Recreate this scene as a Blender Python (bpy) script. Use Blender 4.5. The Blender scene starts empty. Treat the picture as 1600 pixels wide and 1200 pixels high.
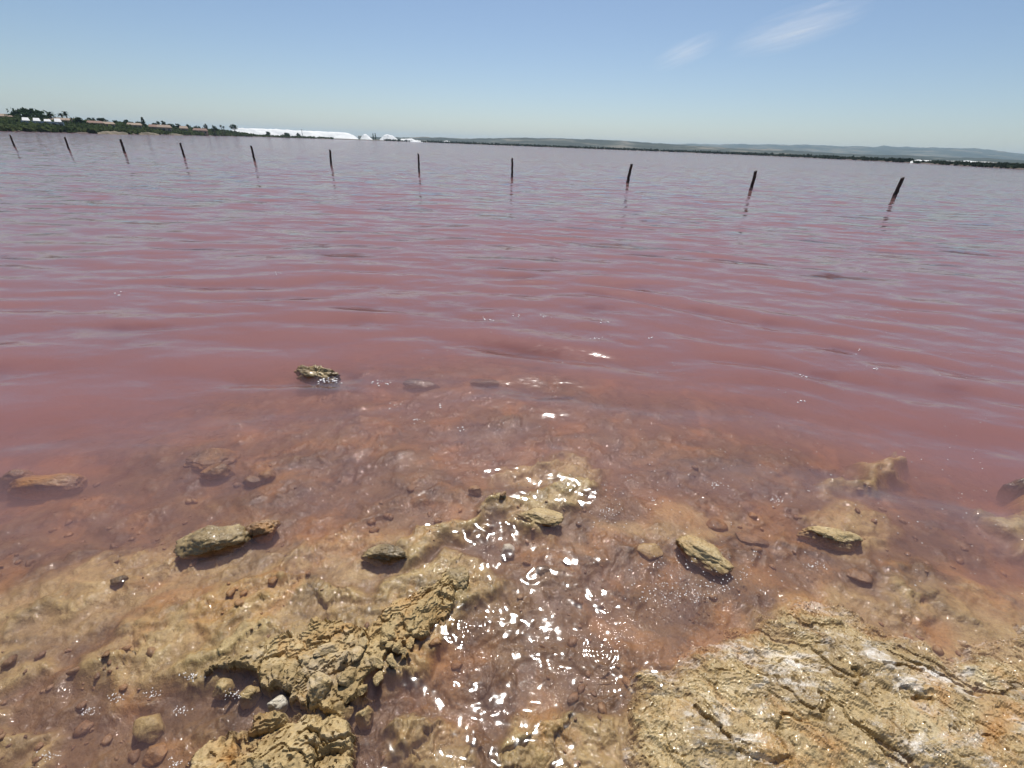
import bpy, bmesh, math, random
import numpy as np
from mathutils import Vector, Matrix, noise as mnoise

# ------------------------------------------------------------------ camera, sky, sun, exposure
S = bpy.context.scene
COL = S.collection
CAM_H, FPX = 1.6, 684.0                       # eye height (m); focal length in px of a 1600 px wide frame
PITCH, ROLL = math.atan(374.0/684.0), math.radians(2.15)
cam_d = bpy.data.cameras.new('camera'); cam = bpy.data.objects.new('camera', cam_d); COL.objects.link(cam)
cam_d.sensor_width = 36.0; cam_d.lens = 36.0*FPX/1600.0
cam_d.clip_start = 0.05; cam_d.clip_end = 60000.0
FWD = Vector((0, math.cos(PITCH), -math.sin(PITCH)))
UP0 = Vector((0, math.sin(PITCH), math.cos(PITCH)))
RGT = Vector((1, 0, 0))*math.cos(ROLL) + UP0*math.sin(ROLL)
UPV = UP0*math.cos(ROLL) - Vector((1, 0, 0))*math.sin(ROLL)
cam.matrix_world = Matrix(((RGT.x, UPV.x, -FWD.x, 0), (RGT.y, UPV.y, -FWD.y, 0), (RGT.z, UPV.z, -FWD.z, CAM_H), (0, 0, 0, 1)))
S.camera = cam

SUN_EL, SUN_AZ = math.radians(60.0), math.radians(2.0)     # azimuth clockwise from +Y
w = bpy.data.worlds.new('World'); S.world = w; w.use_nodes = True
nt = w.node_tree; nt.nodes.clear()
sky = nt.nodes.new('ShaderNodeTexSky'); sky.sky_type = 'NISHITA'; sky.sun_disc = False
sky.sun_elevation = SUN_EL; sky.sun_rotation = SUN_AZ; sky.altitude = 0
sky.air_density = 0.9; sky.dust_density = 0.6; sky.ozone_density = 3.1
bg = nt.nodes.new('ShaderNodeBackground'); bg.inputs[1].default_value = 0.082
wo = nt.nodes.new('ShaderNodeOutputWorld')
nt.links.new(sky.outputs[0], bg.inputs[0]); nt.links.new(bg.outputs[0], wo.inputs[0])
sd = bpy.data.lights.new('sun', 'SUN'); sd.energy = 4.6; sd.angle = math.radians(0.53); sd.color = (1.0, 0.955, 0.89)
sun = bpy.data.objects.new('sun', sd); COL.objects.link(sun)
SUN_DIR = Vector((math.sin(SUN_AZ)*math.cos(SUN_EL), math.cos(SUN_AZ)*math.cos(SUN_EL), math.sin(SUN_EL)))
sun.rotation_euler = SUN_DIR.to_track_quat('Z', 'Y').to_euler()
sun.location = (0, 0, 50)
S.view_settings.view_transform = 'Standard'; S.view_settings.look = 'None'
S.view_settings.exposure = 0.22; S.view_settings.gamma = 1.0; S.view_settings.use_curve_mapping = False
S.render.engine = 'CYCLES'
cy = S.cycles
cy.max_bounces = 8; cy.diffuse_bounces = 2; cy.glossy_bounces = 3; cy.transmission_bounces = 2
cy.volume_bounces = 2; cy.transparent_max_bounces = 10
cy.caustics_reflective = False; cy.caustics_refractive = False
cy.sample_clamp_indirect = 4.0; cy.use_denoising = True; cy.adaptive_threshold = 0.02
try: cy.denoiser = 'OPENIMAGEDENOISE'
except Exception: pass

# ------------------------------------------------------------------ measuring helpers
def ray(px, py):
    return FWD + RGT*((px-800.0)/FPX) + UPV*((600.0-py)/FPX)
def at(px, py, z=0.0):                        # ground point seen at a photo pixel
    d = ray(px, py); t = (z-CAM_H)/d.z
    return Vector((d.x*t, d.y*t, z))
def mpp(px, py):                              # metres per photo pixel there
    return (at(px, py)-Vector((0, 0, CAM_H))).dot(FWD)/FPX
def hor(px): return 225.8 + 0.0375*(px-800)
def azim(px): d = ray(px, hor(px)); return math.atan2(d.x, d.y)
def far(px, py, dist):                        # point at a horizontal distance
    d = ray(px, py); k = dist/math.hypot(d.x, d.y)
    return Vector((d.x*k, d.y*k, CAM_H+d.z*k))

def tag(o, label=None, cat=None, group=None, kind=None):
    if label: o['label'] = label
    if cat: o['category'] = cat
    if group: o['group'] = group
    if kind: o['kind'] = kind
    return o
def empty(name, loc, rz=0.0):
    o = bpy.data.objects.new(name, None); o.location = loc; o.rotation_euler = (0, 0, rz); o.empty_display_size = 0.1
    COL.objects.link(o); return o
def link(name, me, mat, parent=None, loc=(0, 0, 0)):
    o = bpy.data.objects.new(name, me); COL.objects.link(o); o.location = loc
    if mat is not None and len(me.materials) == 0: me.materials.append(mat)
    if parent is not None: o.parent = parent
    return o
def mesh(name, V, Fq, smooth=True):
    V = np.asarray(V, dtype=np.float32); Fq = np.asarray(Fq, dtype=np.int32); k = Fq.shape[1]
    me = bpy.data.meshes.new(name)
    me.vertices.add(len(V)); me.vertices.foreach_set('co', V.ravel())
    me.loops.add(Fq.size); me.loops.foreach_set('vertex_index', Fq.ravel())
    me.polygons.add(len(Fq)); me.polygons.foreach_set('loop_start', np.arange(0, Fq.size, k, dtype=np.int32))
    me.polygons.foreach_set('loop_total', np.full(len(Fq), k, dtype=np.int32))
    me.polygons.foreach_set('use_smooth', np.full(len(Fq), bool(smooth)))
    me.update(calc_edges=True); me.validate(); return me
def grid_mesh(name, X, Y, Z, keep=None):
    n, m = X.shape
    V = np.stack([X.ravel(), Y.ravel(), Z.ravel()], 1)
    i = np.arange(n*m).reshape(n, m)
    Q = np.stack([i[:-1, :-1].ravel(), i[:-1, 1:].ravel(), i[1:, 1:].ravel(), i[1:, :-1].ravel()], 1)
    if keep is not None:
        kk = keep.ravel(); Q = Q[kk[Q].any(1)]
        used = np.zeros(n*m, bool); used[Q.ravel()] = True
        re = np.cumsum(used)-1; V = V[used]; Q = re[Q]
    return mesh(name, V, Q)

# ------------------------------------------------------------------ numpy noise
_r = np.random.RandomState(7); PERM = _r.permutation(512).astype(np.int64)
def _h(ix, iy, s=0): return PERM[(PERM[(PERM[ix & 511] + iy) & 511] + s*37) & 511]
def perlin(x, y, s=0):
    ix = np.floor(x).astype(np.int64); iy = np.floor(y).astype(np.int64); fx = x-ix; fy = y-iy
    def g(i, j, dx, dy):
        a = _h(i, j, s)*(2*math.pi/512.0); return np.cos(a)*dx+np.sin(a)*dy
    u = fx*fx*fx*(fx*(fx*6-15)+10); v = fy*fy*fy*(fy*(fy*6-15)+10)
    a = g(ix, iy, fx, fy); b = g(ix+1, iy, fx-1, fy); c = g(ix, iy+1, fx, fy-1); d = g(ix+1, iy+1, fx-1, fy-1)
    return 1.5*((a*(1-u)+b*u)*(1-v)+(c*(1-u)+d*u)*v)
def fbm(x, y, s=0, o=4, gain=0.5):
    t = 0; a = 1.0; f = 1.0
    for k in range(o):
        t = t + a*perlin(x*f+k*13.7, y*f-k*7.3, s+k); a *= gain; f *= 2.03
    return t
def voro(x, y, s=0):                          # F1, F2-F1, cell id
    ix = np.floor(x).astype(np.int64); iy = np.floor(y).astype(np.int64)
    f1 = np.full(x.shape, 9.0); f2 = np.full(x.shape, 9.0); cid = np.zeros(x.shape)
    for i in (-1, 0, 1):
        for j in (-1, 0, 1):
            a = _h(ix+i, iy+j, s); px = ix+i+0.1+0.8*a/512.0; b = _h(ix+i, iy+j, s+5); py = iy+j+0.1+0.8*b/512.0
            d = np.hypot(px-x, py-y); m = d < f1
            f2 = np.where(m, f1, np.minimum(f2, d)); cid = np.where(m, _h(ix+i, iy+j, s+9)/512.0, cid); f1 = np.where(m, d, f1)
    return f1, f2-f1, cid
def sstep(a, b, x):
    t = np.clip((x-a)/(b-a), 0, 1); return t*t*(3-2*t)
def poly_sd(X, Y, pts):                       # signed distance, positive inside
    d2 = np.full(X.shape, 1e9); ins = np.zeros(X.shape, bool); n = len(pts)
    for k in range(n):
        ax, ay = pts[k]; bx, by = pts[(k+1) % n]; ex, ey = bx-ax, by-ay
        t = np.clip(((X-ax)*ex+(Y-ay)*ey)/(ex*ex+ey*ey+1e-12), 0, 1)
        d2 = np.minimum(d2, (X-ax-t*ex)**2+(Y-ay-t*ey)**2)
        c = ((ay > Y) != (by > Y)) & (X < (bx-ax)*(Y-ay)/(by-ay+1e-15)+ax)
        ins ^= c
    return np.where(ins, 1, -1)*np.sqrt(d2)
def wpoly(pp): return [tuple(at(*p)[:2]) for p in pp]

# ------------------------------------------------------------------ materials
def new_mat(name):
    m = bpy.data.materials.new(name); m.use_nodes = True; t = m.node_tree; t.nodes.clear()
    out = t.nodes.new('ShaderNodeOutputMaterial'); return m, t, out
def N(t, typ, **kw):
    n = t.nodes.new(typ)
    for k, v in kw.items(): setattr(n, k, v)
    return n
def ramp(t, stops, fac):
    r = N(t, 'ShaderNodeValToRGB'); e = r.color_ramp.elements
    while len(e) < len(stops): e.new(0.5)
    for el, (p, c) in zip(e, stops): el.position = p; el.color = (c[0], c[1], c[2], 1)
    t.links.new(fac, r.inputs[0]); return r.outputs[0]
def noise(t, vec, scale, detail=4, rough=0.55, dist=0.0):
    n = N(t, 'ShaderNodeTexNoise'); n.inputs['Scale'].default_value = scale; n.inputs['Detail'].default_value = detail
    n.inputs['Roughness'].default_value = rough; n.inputs['Distortion'].default_value = dist
    if vec is not None: t.links.new(vec, n.inputs['Vector'])
    return n.outputs['Fac']
def mapping(t, vec, scale=(1, 1, 1), rot=(0, 0, 0), loc=(0, 0, 0)):
    m = N(t, 'ShaderNodeMapping'); m.inputs['Scale'].default_value = scale; m.inputs['Rotation'].default_value = rot; m.inputs['Location'].default_value = loc
    t.links.new(vec, m.inputs['Vector']); return m.outputs[0]
def math_n(t, op, a, b=None):
    n = N(t, 'ShaderNodeMath', operation=op)
    for i, v in enumerate((a, b)):
        if v is None: continue
        if hasattr(v, 'is_linked') or hasattr(v, 'node'): t.links.new(v, n.inputs[i])
        else: n.inputs[i].default_value = v
    return n.outputs[0]
def mixc(t, fac, a, b):
    n = N(t, 'ShaderNodeMix', data_type='RGBA')
    for sock, v in ((n.inputs[0], fac), (n.inputs[6], a), (n.inputs[7], b)):
        if isinstance(v, (tuple, list)): sock.default_value = (*v, 1)
        elif isinstance(v, (int, float)): sock.default_value = v
        else: t.links.new(v, sock)
    return n.outputs[2]
def bump(t, h, strength, dist, normal=None):
    b = N(t, 'ShaderNodeBump'); b.inputs['Strength'].default_value = strength; b.inputs['Distance'].default_value = dist
    t.links.new(h, b.inputs['Height'])
    if normal is not None: t.links.new(normal, b.inputs['Normal'])
    return b.outputs[0]
def gpos(t): return N(t, 'ShaderNodeNewGeometry').outputs['Position']
def simple_mat(name, c0, c1, scale=3.0, rough=0.85, bscale=None, bstr=0.3, bdist=0.02, coat=0.0):
    m, t, out = new_mat(name); P = gpos(t)
    p = N(t, 'ShaderNodeBsdfPrincipled'); f = noise(t, P, scale, 5)
    t.links.new(ramp(t, [(0.3, c0), (0.7, c1)], f), p.inputs['Base Color']); p.inputs['Roughness'].default_value = rough
    p.inputs['Coat Weight'].default_value = coat
    if bscale: t.links.new(bump(t, noise(t, P, bscale, 4), bstr, bdist), p.inputs['Normal'])
    t.links.new(p.outputs[0], out.inputs[0]); return m

def rock_mat(name, tones, rough=0.6, spec=0.35, salt=0.0, grey=0.0, ochre=0.7, wet=0.5, silt=None):
    m, t, out = new_mat(name); P = gpos(t)
    p = N(t, 'ShaderNodeBsdfPrincipled')
    f = noise(t, P, 7.0, 8, 0.68, 0.5)
    c = ramp(t, [(0.30, tones[0]), (0.44, tones[1]), (0.56, tones[2]), (0.72, tones[3])], f)
    if silt:
        an = N(t, 'ShaderNodeAttribute'); an.attribute_name = 'bare_rock'
        c = mixc(t, an.outputs['Fac'], ramp(t, [(0.30, silt[0]), (0.44, silt[1]), (0.56, silt[2]), (0.72, silt[3])], f), c)
    f2 = noise(t, mapping(t, P, (1, 1, 1), loc=(3, 1, 7)), 3.2, 6, 0.62, 0.7)
    k = N(t, 'ShaderNodeMapRange'); k.inputs[1].default_value = 0.51; k.inputs[2].default_value = 0.66; t.links.new(f2, k.inputs[0])
    c = mixc(t, math_n(t, 'MULTIPLY', k.outputs[0], ochre), c, (0.40, 0.20, 0.055))
    sp = noise(t, P, 70.0, 6, 0.75)
    sr = ramp(t, [(0.34, (0.42, 0.40, 0.38)), (0.46, (0.88, 0.88, 0.88)), (0.6, (1.0, 1.0, 1.0)), (0.72, (1.35, 1.3, 1.2))], sp)
    mu = N(t, 'ShaderNodeMix', data_type='RGBA', blend_type='MULTIPLY'); mu.inputs[0].default_value = 0.8
    t.links.new(c, mu.inputs[6]); t.links.new(sr, mu.inputs[7]); c = mu.outputs[2]
    if grey > 0:
        g = N(t, 'ShaderNodeMapRange'); g.inputs[1].default_value = 0.57; g.inputs[2].default_value = 0.66
        t.links.new(noise(t, mapping(t, P, (1.6, 4.5, 2), (0, 0, -0.55), (9, 4, 2)), 1.7, 7, 0.68, 0.3), g.inputs[0])
        c = mixc(t, math_n(t, 'MULTIPLY', g.outputs[0], grey), c, (0.06, 0.058, 0.052))
    if salt > 0:
        s = N(t, 'ShaderNodeMapRange'); s.inputs[1].default_value = 0.53; s.inputs[2].default_value = 0.66
        t.links.new(noise(t, mapping(t, P, (1.5, 3.0, 2), (0, 0, -0.5), (2.2, 7.4, 1)), 2.2, 9, 0.75, 0.4), s.inputs[0])
        c = mixc(t, math_n(t, 'MULTIPLY', s.outputs[0], salt), c, (0.72, 0.68, 0.62))
    t.links.new(c, p.inputs['Base Color'])
    p.inputs['Specular IOR Level'].default_value = spec
    rr = N(t, 'ShaderNodeMapRange'); rr.inputs[1].default_value = 0.40; rr.inputs[2].default_value = 0.62      # patches of wet film
    rr.inputs[3].default_value = 0.09; rr.inputs[4].default_value = rough; t.links.new(noise(t, mapping(t, P, loc=(1, 5, 2)), 9.0, 5, 0.65), rr.inputs[0])
    mw = N(t, 'ShaderNodeMix'); mw.inputs[0].default_value = wet; mw.inputs[2].default_value = rough; t.links.new(rr.outputs[0], mw.inputs[3]); t.links.new(mw.outputs[0], p.inputs['Roughness'])
    n1 = bump(t, noise(t, P, 45.0, 7, 0.66), 0.6, 0.012)
    vo = N(t, 'ShaderNodeTexVoronoi', feature='DISTANCE_TO_EDGE'); vo.inputs['Scale'].default_value = 42.0
    wv = N(t, 'ShaderNodeVectorMath', operation='MULTIPLY_ADD'); nz = N(t, 'ShaderNodeTexNoise'); nz.inputs['Scale'].default_value = 25.0; t.links.new(P, nz.inputs['Vector'])
    t.links.new(nz.outputs['Color'], wv.inputs[0]); wv.inputs[1].default_value = (0.03, 0.03, 0.03); t.links.new(P, wv.inputs[2]); t.links.new(wv.outputs[0], vo.inputs['Vector'])
    vr = N(t, 'ShaderNodeMapRange'); vr.inputs[2].default_value = 0.10; t.links.new(vo.outputs['Distance'], vr.inputs[0])
    pm = N(t, 'ShaderNodeMapRange'); pm.inputs[1].default_value = 0.50; pm.inputs[2].default_value = 0.66; t.links.new(noise(t, mapping(t, P, loc=(4, 2, 9)), 5.0, 4, 0.6), pm.inputs[0])   # hairline cracks only in patches
    t.links.new(bump(t, math_n(t, 'MULTIPLY', vr.outputs[0], pm.outputs[0]), 0.5 if silt is None else 0.25, 0.004, n1), p.inputs['Normal'])
    if wet > 0.6:                                             # film of brine
        p.inputs['Coat Weight'].default_value = 0.7*wet; p.inputs['Coat Roughness'].default_value = 0.06; p.inputs['Coat IOR'].default_value = 1.38
        t.links.new(bump(t, noise(t, P, 34.0, 3, 0.55), 0.7, 0.014), p.inputs['Coat Normal'])
    t.links.new(p.outputs[0], out.inputs[0]); return m

TAN = [(0.16, 0.105, 0.042), (0.335, 0.235, 0.105), (0.43, 0.315, 0.15), (0.52, 0.42, 0.245)]
M = {}
M['ledge'] = rock_mat('wet_limestone', TAN, 0.65, 0.4, salt=0.9, grey=0.9, wet=1.0, ochre=0.85)
M['outcrop'] = rock_mat('cracked_limestone', TAN, 0.75, 0.3, salt=0.2, grey=0.3, wet=0.35)
M['bed'] = rock_mat('muddy_lake_bed', [(0.12, 0.082, 0.034), (0.27, 0.19, 0.082), (0.38, 0.275, 0.12), (0.48, 0.37, 0.18)], 0.6, 0.35, wet=0.7, ochre=0.6, silt=[(0.05, 0.027, 0.009), (0.11, 0.062, 0.022), (0.165, 0.098, 0.036), (0.24, 0.155, 0.062)])
M['stone'] = rock_mat('tan_stone', TAN, 0.6, 0.4, wet=0.6, ochre=0.3)
M['olive'] = rock_mat('olive_stone', [(0.09, 0.062, 0.027), (0.22, 0.155, 0.068), (0.34, 0.248, 0.115), (0.42, 0.318, 0.155)], 0.55, 0.4, wet=0.7, ochre=0.2)
M['redstone'] = rock_mat('reddish_stone', [(0.06, 0.03, 0.015), (0.17, 0.095, 0.045), (0.27, 0.16, 0.08), (0.33, 0.23, 0.12)], 0.55, 0.4, wet=0.5)
M['dark'] = rock_mat('dark_stone', [(0.03, 0.022, 0.015), (0.07, 0.05, 0.03), (0.12, 0.085, 0.045), (0.18, 0.13, 0.07)], 0.5, 0.4, wet=0.7, ochre=0.2)
M['pale'] = rock_mat('salt_frosted_stone', [(0.3, 0.25, 0.15), (0.5, 0.45, 0.35), (0.6, 0.57, 0.5), (0.7, 0.68, 0.62)], 0.6, 0.4, wet=0.5, ochre=0.1)
M['salt'] = simple_mat('piled_salt', (0.55, 0.57, 0.57), (0.74, 0.75, 0.73), 0.06, 0.9, 0.15, 0.5, 2.0)
M['foam'] = simple_mat('white_foam', (0.75, 0.72, 0.70), (0.85, 0.83, 0.80), 50, 0.25, coat=0.6)
M['post'] = simple_mat('weathered_wood', (0.016, 0.011, 0.009), (0.07, 0.045, 0.032), 9.0, 0.8, 30.0, 0.8, 0.02)
M['crust'] = simple_mat('salt_crusted_wood', (0.10, 0.06, 0.05), (0.3, 0.2, 0.18), 20.0, 0.8, 40.0, 0.6, 0.02)
def leaf_mat(name, c0, c1, scale):
    m, t, out = new_mat(name); P = gpos(t); col = ramp(t, [(0.3, c0), (0.7, c1)], noise(t, P, scale, 5))
    d = N(t, 'ShaderNodeBsdfDiffuse'); tl = N(t, 'ShaderNodeBsdfTranslucent'); mx = N(t, 'ShaderNodeMixShader'); mx.inputs[0].default_value = 0.4
    t.links.new(col, d.inputs[0]); t.links.new(col, tl.inputs[0]); t.links.new(d.outputs[0], mx.inputs[1]); t.links.new(tl.outputs[0], mx.inputs[2])
    t.links.new(mx.outputs[0], out.inputs[0]); return m
M['leaf'] = leaf_mat('dark_leaves', (0.018, 0.038, 0.016), (0.05, 0.085, 0.035), 0.6)
M['leaf2'] = leaf_mat('mid_leaves', (0.02, 0.045, 0.015), (0.06, 0.10, 0.035), 0.6)
M['scrub'] = leaf_mat('scrub_leaves', (0.045, 0.07, 0.025), (0.105, 0.13, 0.055), 0.06)
M['fscrub'] = leaf_mat('shore_scrub_leaves', (0.02, 0.032, 0.022), (0.05, 0.065, 0.04), 0.05)
M['bark'] = simple_mat('bark', (0.05, 0.035, 0.025), (0.12, 0.09, 0.06), 4.0, 0.9)
M['wall_white'] = simple_mat('white_wall', (0.50, 0.51, 0.51), (0.62, 0.62, 0.62), 0.8, 0.8)
M['wall_tan'] = simple_mat('tan_wall', (0.42, 0.32, 0.22), (0.52, 0.41, 0.29), 0.8, 0.85)
M['roof_red'] = simple_mat('red_tiles', (0.17, 0.10, 0.075), (0.24, 0.145, 0.11), 1.5, 0.85)
M['roof_tan'] = simple_mat('faded_tiles', (0.23, 0.165, 0.12), (0.32, 0.24, 0.175), 1.5, 0.85)
M['dry_bank'] = simple_mat('dry_bank_earth', (0.10, 0.085, 0.055), (0.26, 0.215, 0.15), 0.35, 0.95, 0.8, 0.8, 0.4)
M['glass'] = simple_mat('dark_window', (0.02, 0.025, 0.03), (0.04, 0.045, 0.05), 2.0, 0.15)
M['steel'] = simple_mat('grey_steel', (0.12, 0.13, 0.14), (0.2, 0.21, 0.22), 2.0, 0.6)

# ------------------------------------------------------------------ lake bed
OUT = {   # rock outlines, read off the photograph, laid on the water plane
 'right': [(980, 1290), (975, 1140), (988, 1075), (1012, 1050), (1080, 1018), (1150, 985), (1200, 958), (1250, 934), (1330, 946), (1390, 985), (1450, 1000), (1490, 1035), (1520, 1008), (1600, 985), (1720, 960), (1900, 1000), (1900, 1290)],
 'left': [(316, 1048), (350, 1026), (420, 1010), (470, 985), (500, 972), (560, 985), (600, 962), (660, 925), (705, 895), (730, 905), (715, 945), (670, 985), (620, 1022), (590, 1060), (560, 1090), (520, 1100), (470, 1104), (440, 1078), (395, 1072), (350, 1058)],
 'bottom': [(250, 1290), (285, 1195), (325, 1158), (390, 1128), (465, 1110), (540, 1118), (556, 1145), (548, 1200), (545, 1290)],
}
OUTW = {k: wpoly(v) for k, v in OUT.items()}
SUB = [  # submerged ledges: outline, top height, slope width
 ([(130, 1068), (140, 1010), (215, 955), (330, 905), (420, 890), (560, 905), (640, 930), (520, 965), (430, 1000), (300, 1020), (190, 1066)], -0.020, 0.10),
 ([(-200, 1010), (0, 915), (110, 862), (210, 838), (300, 850), (420, 838), (520, 825), (640, 815), (700, 840), (650, 900), (470, 895), (330, 905), (200, 950), (60, 1000), (-200, 1090)], -0.05, 0.14),
 ([(270, 1040), (330, 985), (430, 955), (560, 925), (680, 870), (770, 860), (790, 900), (740, 970), (680, 1030), (610, 1060), (500, 1000), (400, 1040), (330, 1065)], -0.018, 0.08),
 ([(600, 850), (640, 815), (720, 800), (800, 765), (880, 740), (930, 755), (870, 800), (860, 830), (760, 800), (700, 850), (640, 880)], -0.010, 0.10),
 ([(780, 735), (800, 705), (900, 690), (960, 720), (930, 750), (860, 745)], -0.055, 0.10),
 ([(1285, 760), (1340, 715), (1400, 690), (1440, 712), (1400, 735), (1330, 760)], -0.040, 0.14),
 ([(1270, 800), (1310, 765), (1400, 790), (1400, 840), (1330, 850)], -0.055, 0.09),
 ([(1560, 800), (1620, 760), (1750, 780), (1750, 860), (1590, 850)], -0.040, 0.12),
 ([(1180, 985), (1260, 915), (1400, 900), (1600, 900), (1800, 920), (1800, 1080), (1500, 1060), (1300, 1000)], -0.045, 0.14),
 ([(-150, 1200), (-60, 1120), (40, 1120), (85, 1150), (60, 1190), (0, 1260), (-150, 1300)], -0.03, 0.06),
 ([(-150, 1060), (0, 1020), (70, 1005), (90, 1040), (0, 1085), (-100, 1120)], -0.035, 0.06),
 ([(575, 1200), (590, 1130), (690, 1110), (730, 1150), (700, 1200), (650, 1240)], -0.03, 0.06),
 ([(760, 1290), (770, 1190), (820, 1130), (900, 1110), (985, 1105), (1000, 1290)], -0.022, 0.08),
 ([(940, 800), (1050, 770), (1150, 790), (1110, 830), (980, 830)], -0.075, 0.10),
]
SUBW = [(wpoly(p), z, sw) for p, z, sw in SUB]
def rock_relief(x, y, ang, s, cell=7.0, step=0.010, crack=1.0, aniso=1.0):
    ca, sa = math.cos(ang), math.sin(ang); u = x*ca+y*sa; v = -x*sa+y*ca
    wx = fbm(x*7, y*7, s+3, 4)*0.06; wy = fbm(x*7+9, y*7, s+4, 4)*0.06
    t = fbm((u+wx)*2.6, (v+wy)*6.5, s, 5, 0.55)*5.0; fl = np.floor(t); fr = t-fl        # broken bedding layers
    h = step*(fl+sstep(0.0, 0.09, fr)*0.9+0.1*fr)
    for cs, dep, off, lo, k in ((0.9, 0.024, 0.014, -0.3, 1), (2.2, 0.012, 0.008, -0.02, 2), (4.6, 0.006, 0.004, 0.12, 7)):
        f1, e, cid = voro((u+wx)*cell*cs*0.8/aniso, (v+wy)*cell*cs*1.25*aniso, s+k)
        pt = sstep(lo, lo+0.3, fbm(x*3.2+k*5, y*3.2, s+11+k, 3))
        tilt = ((cid*7.3) % 1-0.5)*(f1*0.9)*off*1.6
        h = h + crack*pt*((cid-0.5)*off + tilt - dep*(1-sstep(0.0, 0.055, e)))
    return h + fbm(x*20, y*20, s+6, 5, 0.6)*0.0028
def bed_z(x, y, fine=True, want_mask=False):
    r = np.hypot(x, y)
    base = -0.058 - 0.04*sstep(1.2, 2.4, y+0.10*np.abs(x)) - 0.11*sstep(2.3, 4.2, r) - 1.3*sstep(3.3, 9.0, r)
    base = base + 0.03*fbm(x*1.3, y*1.6, 21, 3)
    base = base + 0.10*np.clip((0.45-y)/0.6, 0, 2)            # the shore rises behind the viewer
    wx = fbm(x*4, y*4, 31, 4)*0.085; wy = fbm(x*4+5, y*4, 32, 4)*0.085
    rel = rock_relief(x, y, 0.35, 40, 6.0, 0.006) if fine else 0
    z = base + 0.010*fbm(x*9, y*9, 24, 3) + (rel*0.55 if fine else 0)*(1-sstep(2.4, 4.0, r))
    # rounded silt-covered bumps
    f1, e, cid = voro(x*6+wx*6, y*6+wy*6, 50); z = z + 0.022*np.clip(0.42-f1, 0, 1)*(cid > 0.35)
    f1, e, cid = voro(x*15+wx*9, y*15+wy*9, 52); z = z + 0.022*np.clip(0.36-f1, 0, 1)*(cid > 0.55)
    mask = np.zeros_like(x)
    for pts, top, sw in SUBW:
        sdv = poly_sd(x+wx, y+wy, pts)
        k = sstep(-sw*0.5, sw*0.5, sdv)
        z = np.maximum(z, base*(1-k) + k*(top + rel*0.9)); mask = np.maximum(mask, k)
    near = 1-sstep(4.5, 8.0, r)
    z = z*near + (-1.5)*(1-near)
    return (z, mask) if want_mask else z

def polar(a0, a1, na, radii):
    A = np.linspace(math.radians(a0), math.radians(a1), na)
    R, AA = np.meshgrid(radii, A, indexing='ij'); return R*np.sin(AA), R*np.cos(AA)
rad = np.concatenate([np.geomspace(0.30, 8.0, 560), np.geomspace(8.0, 6000.0, 40)[1:]])
BX, BY = polar(-84, 84, 740, rad)
BZ, BM = bed_z(BX, BY, want_mask=True)
lake_bed = tag(link('lake_bed', grid_mesh('lake_bed', BX, BY, BZ), M['bed']), kind='structure')
at_ = lake_bed.data.attributes.new('bare_rock', 'FLOAT', 'POINT'); at_.data.foreach_set('value', BM.ravel().astype(np.float32))   # bare ledge or silt
def bed_at(x, y): return float(bed_z(np.array([x]), np.array([y]))[0])

# ------------------------------------------------------------------ water
def wave_z(x, y):
    r = np.hypot(x, y)
    yy = y + 0.055*x*x/(1+0.02*x*x+0.03*r) + 0.25*fbm(x*0.35, y*0.35, 61, 3)
    xx = x + 0.3*fbm(x*0.3+4, y*0.3, 62, 2)
    rs = np.random.RandomState(5); z = np.zeros_like(x)
    comps = [(rs.uniform(0.42, 0.80), rs.normal(0.05, 0.13), 0.086) for _ in range(9)]          # the wind waves
    comps += [(rs.uniform(0.13, 0.40), rs.normal(0.05, 0.45), 0.030) for _ in range(16)]        # ripples riding on them
    comps += [(rs.uniform(0.9, 1.8), rs.normal(0.0, 0.3), 0.022) for _ in range(5)]
    for k, (lam, th, slope) in enumerate(comps):
        ph = rs.rand()*6.283; amp = slope*lam/6.2832
        grp = 0.5+1.0*np.clip(perlin(xx/(lam*3.6)+k*3.3, yy/(lam*2.6), 70+k), -0.5, 0.9)
        arg = 6.28318/lam*(yy*math.cos(th)+xx*math.sin(th))+ph
        z += amp*grp*(np.sin(arg)+0.1*np.sin(2*arg+1.57))
    depthf = (0.13+0.87*sstep(1.2, 3.6, y+0.22*np.abs(x)-0.1))*(0.92-0.44*sstep(4.5, 11.0, r))
    small = fbm(x*7.5, y*9, 81, 3, 0.5)*0.0050*(1-0.85*sstep(1.3, 3.0, r))*(1-sstep(3, 8, r))
    return z*depthf*(1-sstep(250, 600, r)*0.9) + small
rad = np.concatenate([np.geomspace(0.28, 45.0, 640), np.geomspace(45.0, 260.0, 190)[1:], np.geomspace(260.0, 5000.0, 60)[1:]])
WX, WY = polar(-86, 86, 700, rad)
WZ = wave_z(WX, WY)
n, m_ = WX.shape
V = np.stack([WX.ravel(), WY.ravel(), WZ.ravel()], 1); V2 = V.copy(); V2[:, 2] = -2.5
idx = np.arange(n*m_).reshape(n, m_)
Q = np.stack([idx[:-1, :-1].ravel(), idx[:-1, 1:].ravel(), idx[1:, 1:].ravel(), idx[1:, :-1].ravel()], 1)
rim = np.concatenate([idx[0, :], idx[1:, -1], idx[-1, -2::-1], idx[-2:0:-1, 0]])
lowstart = n*m_; low = np.arange(len(rim))+lowstart
Vall = np.concatenate([V, V2[rim], [[0, 2000, -2.5]]]); c = len(Vall)-1
rn = np.roll(rim, -1); ln = np.roll(low, -1)
side = np.stack([low, ln, rn, rim], 1)
me = bpy.data.meshes.new('lake_water')
bot = np.stack([ln, low, np.full(len(low), c)], 1)
loops = np.concatenate([Q.ravel(), side.ravel(), bot.ravel()]).astype(np.int32)
tot = np.concatenate([np.full(len(Q)+len(side), 4), np.full(len(bot), 3)]).astype(np.int32)
me.vertices.add(len(Vall)); me.vertices.foreach_set('co', Vall.astype(np.float32).ravel())
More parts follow.
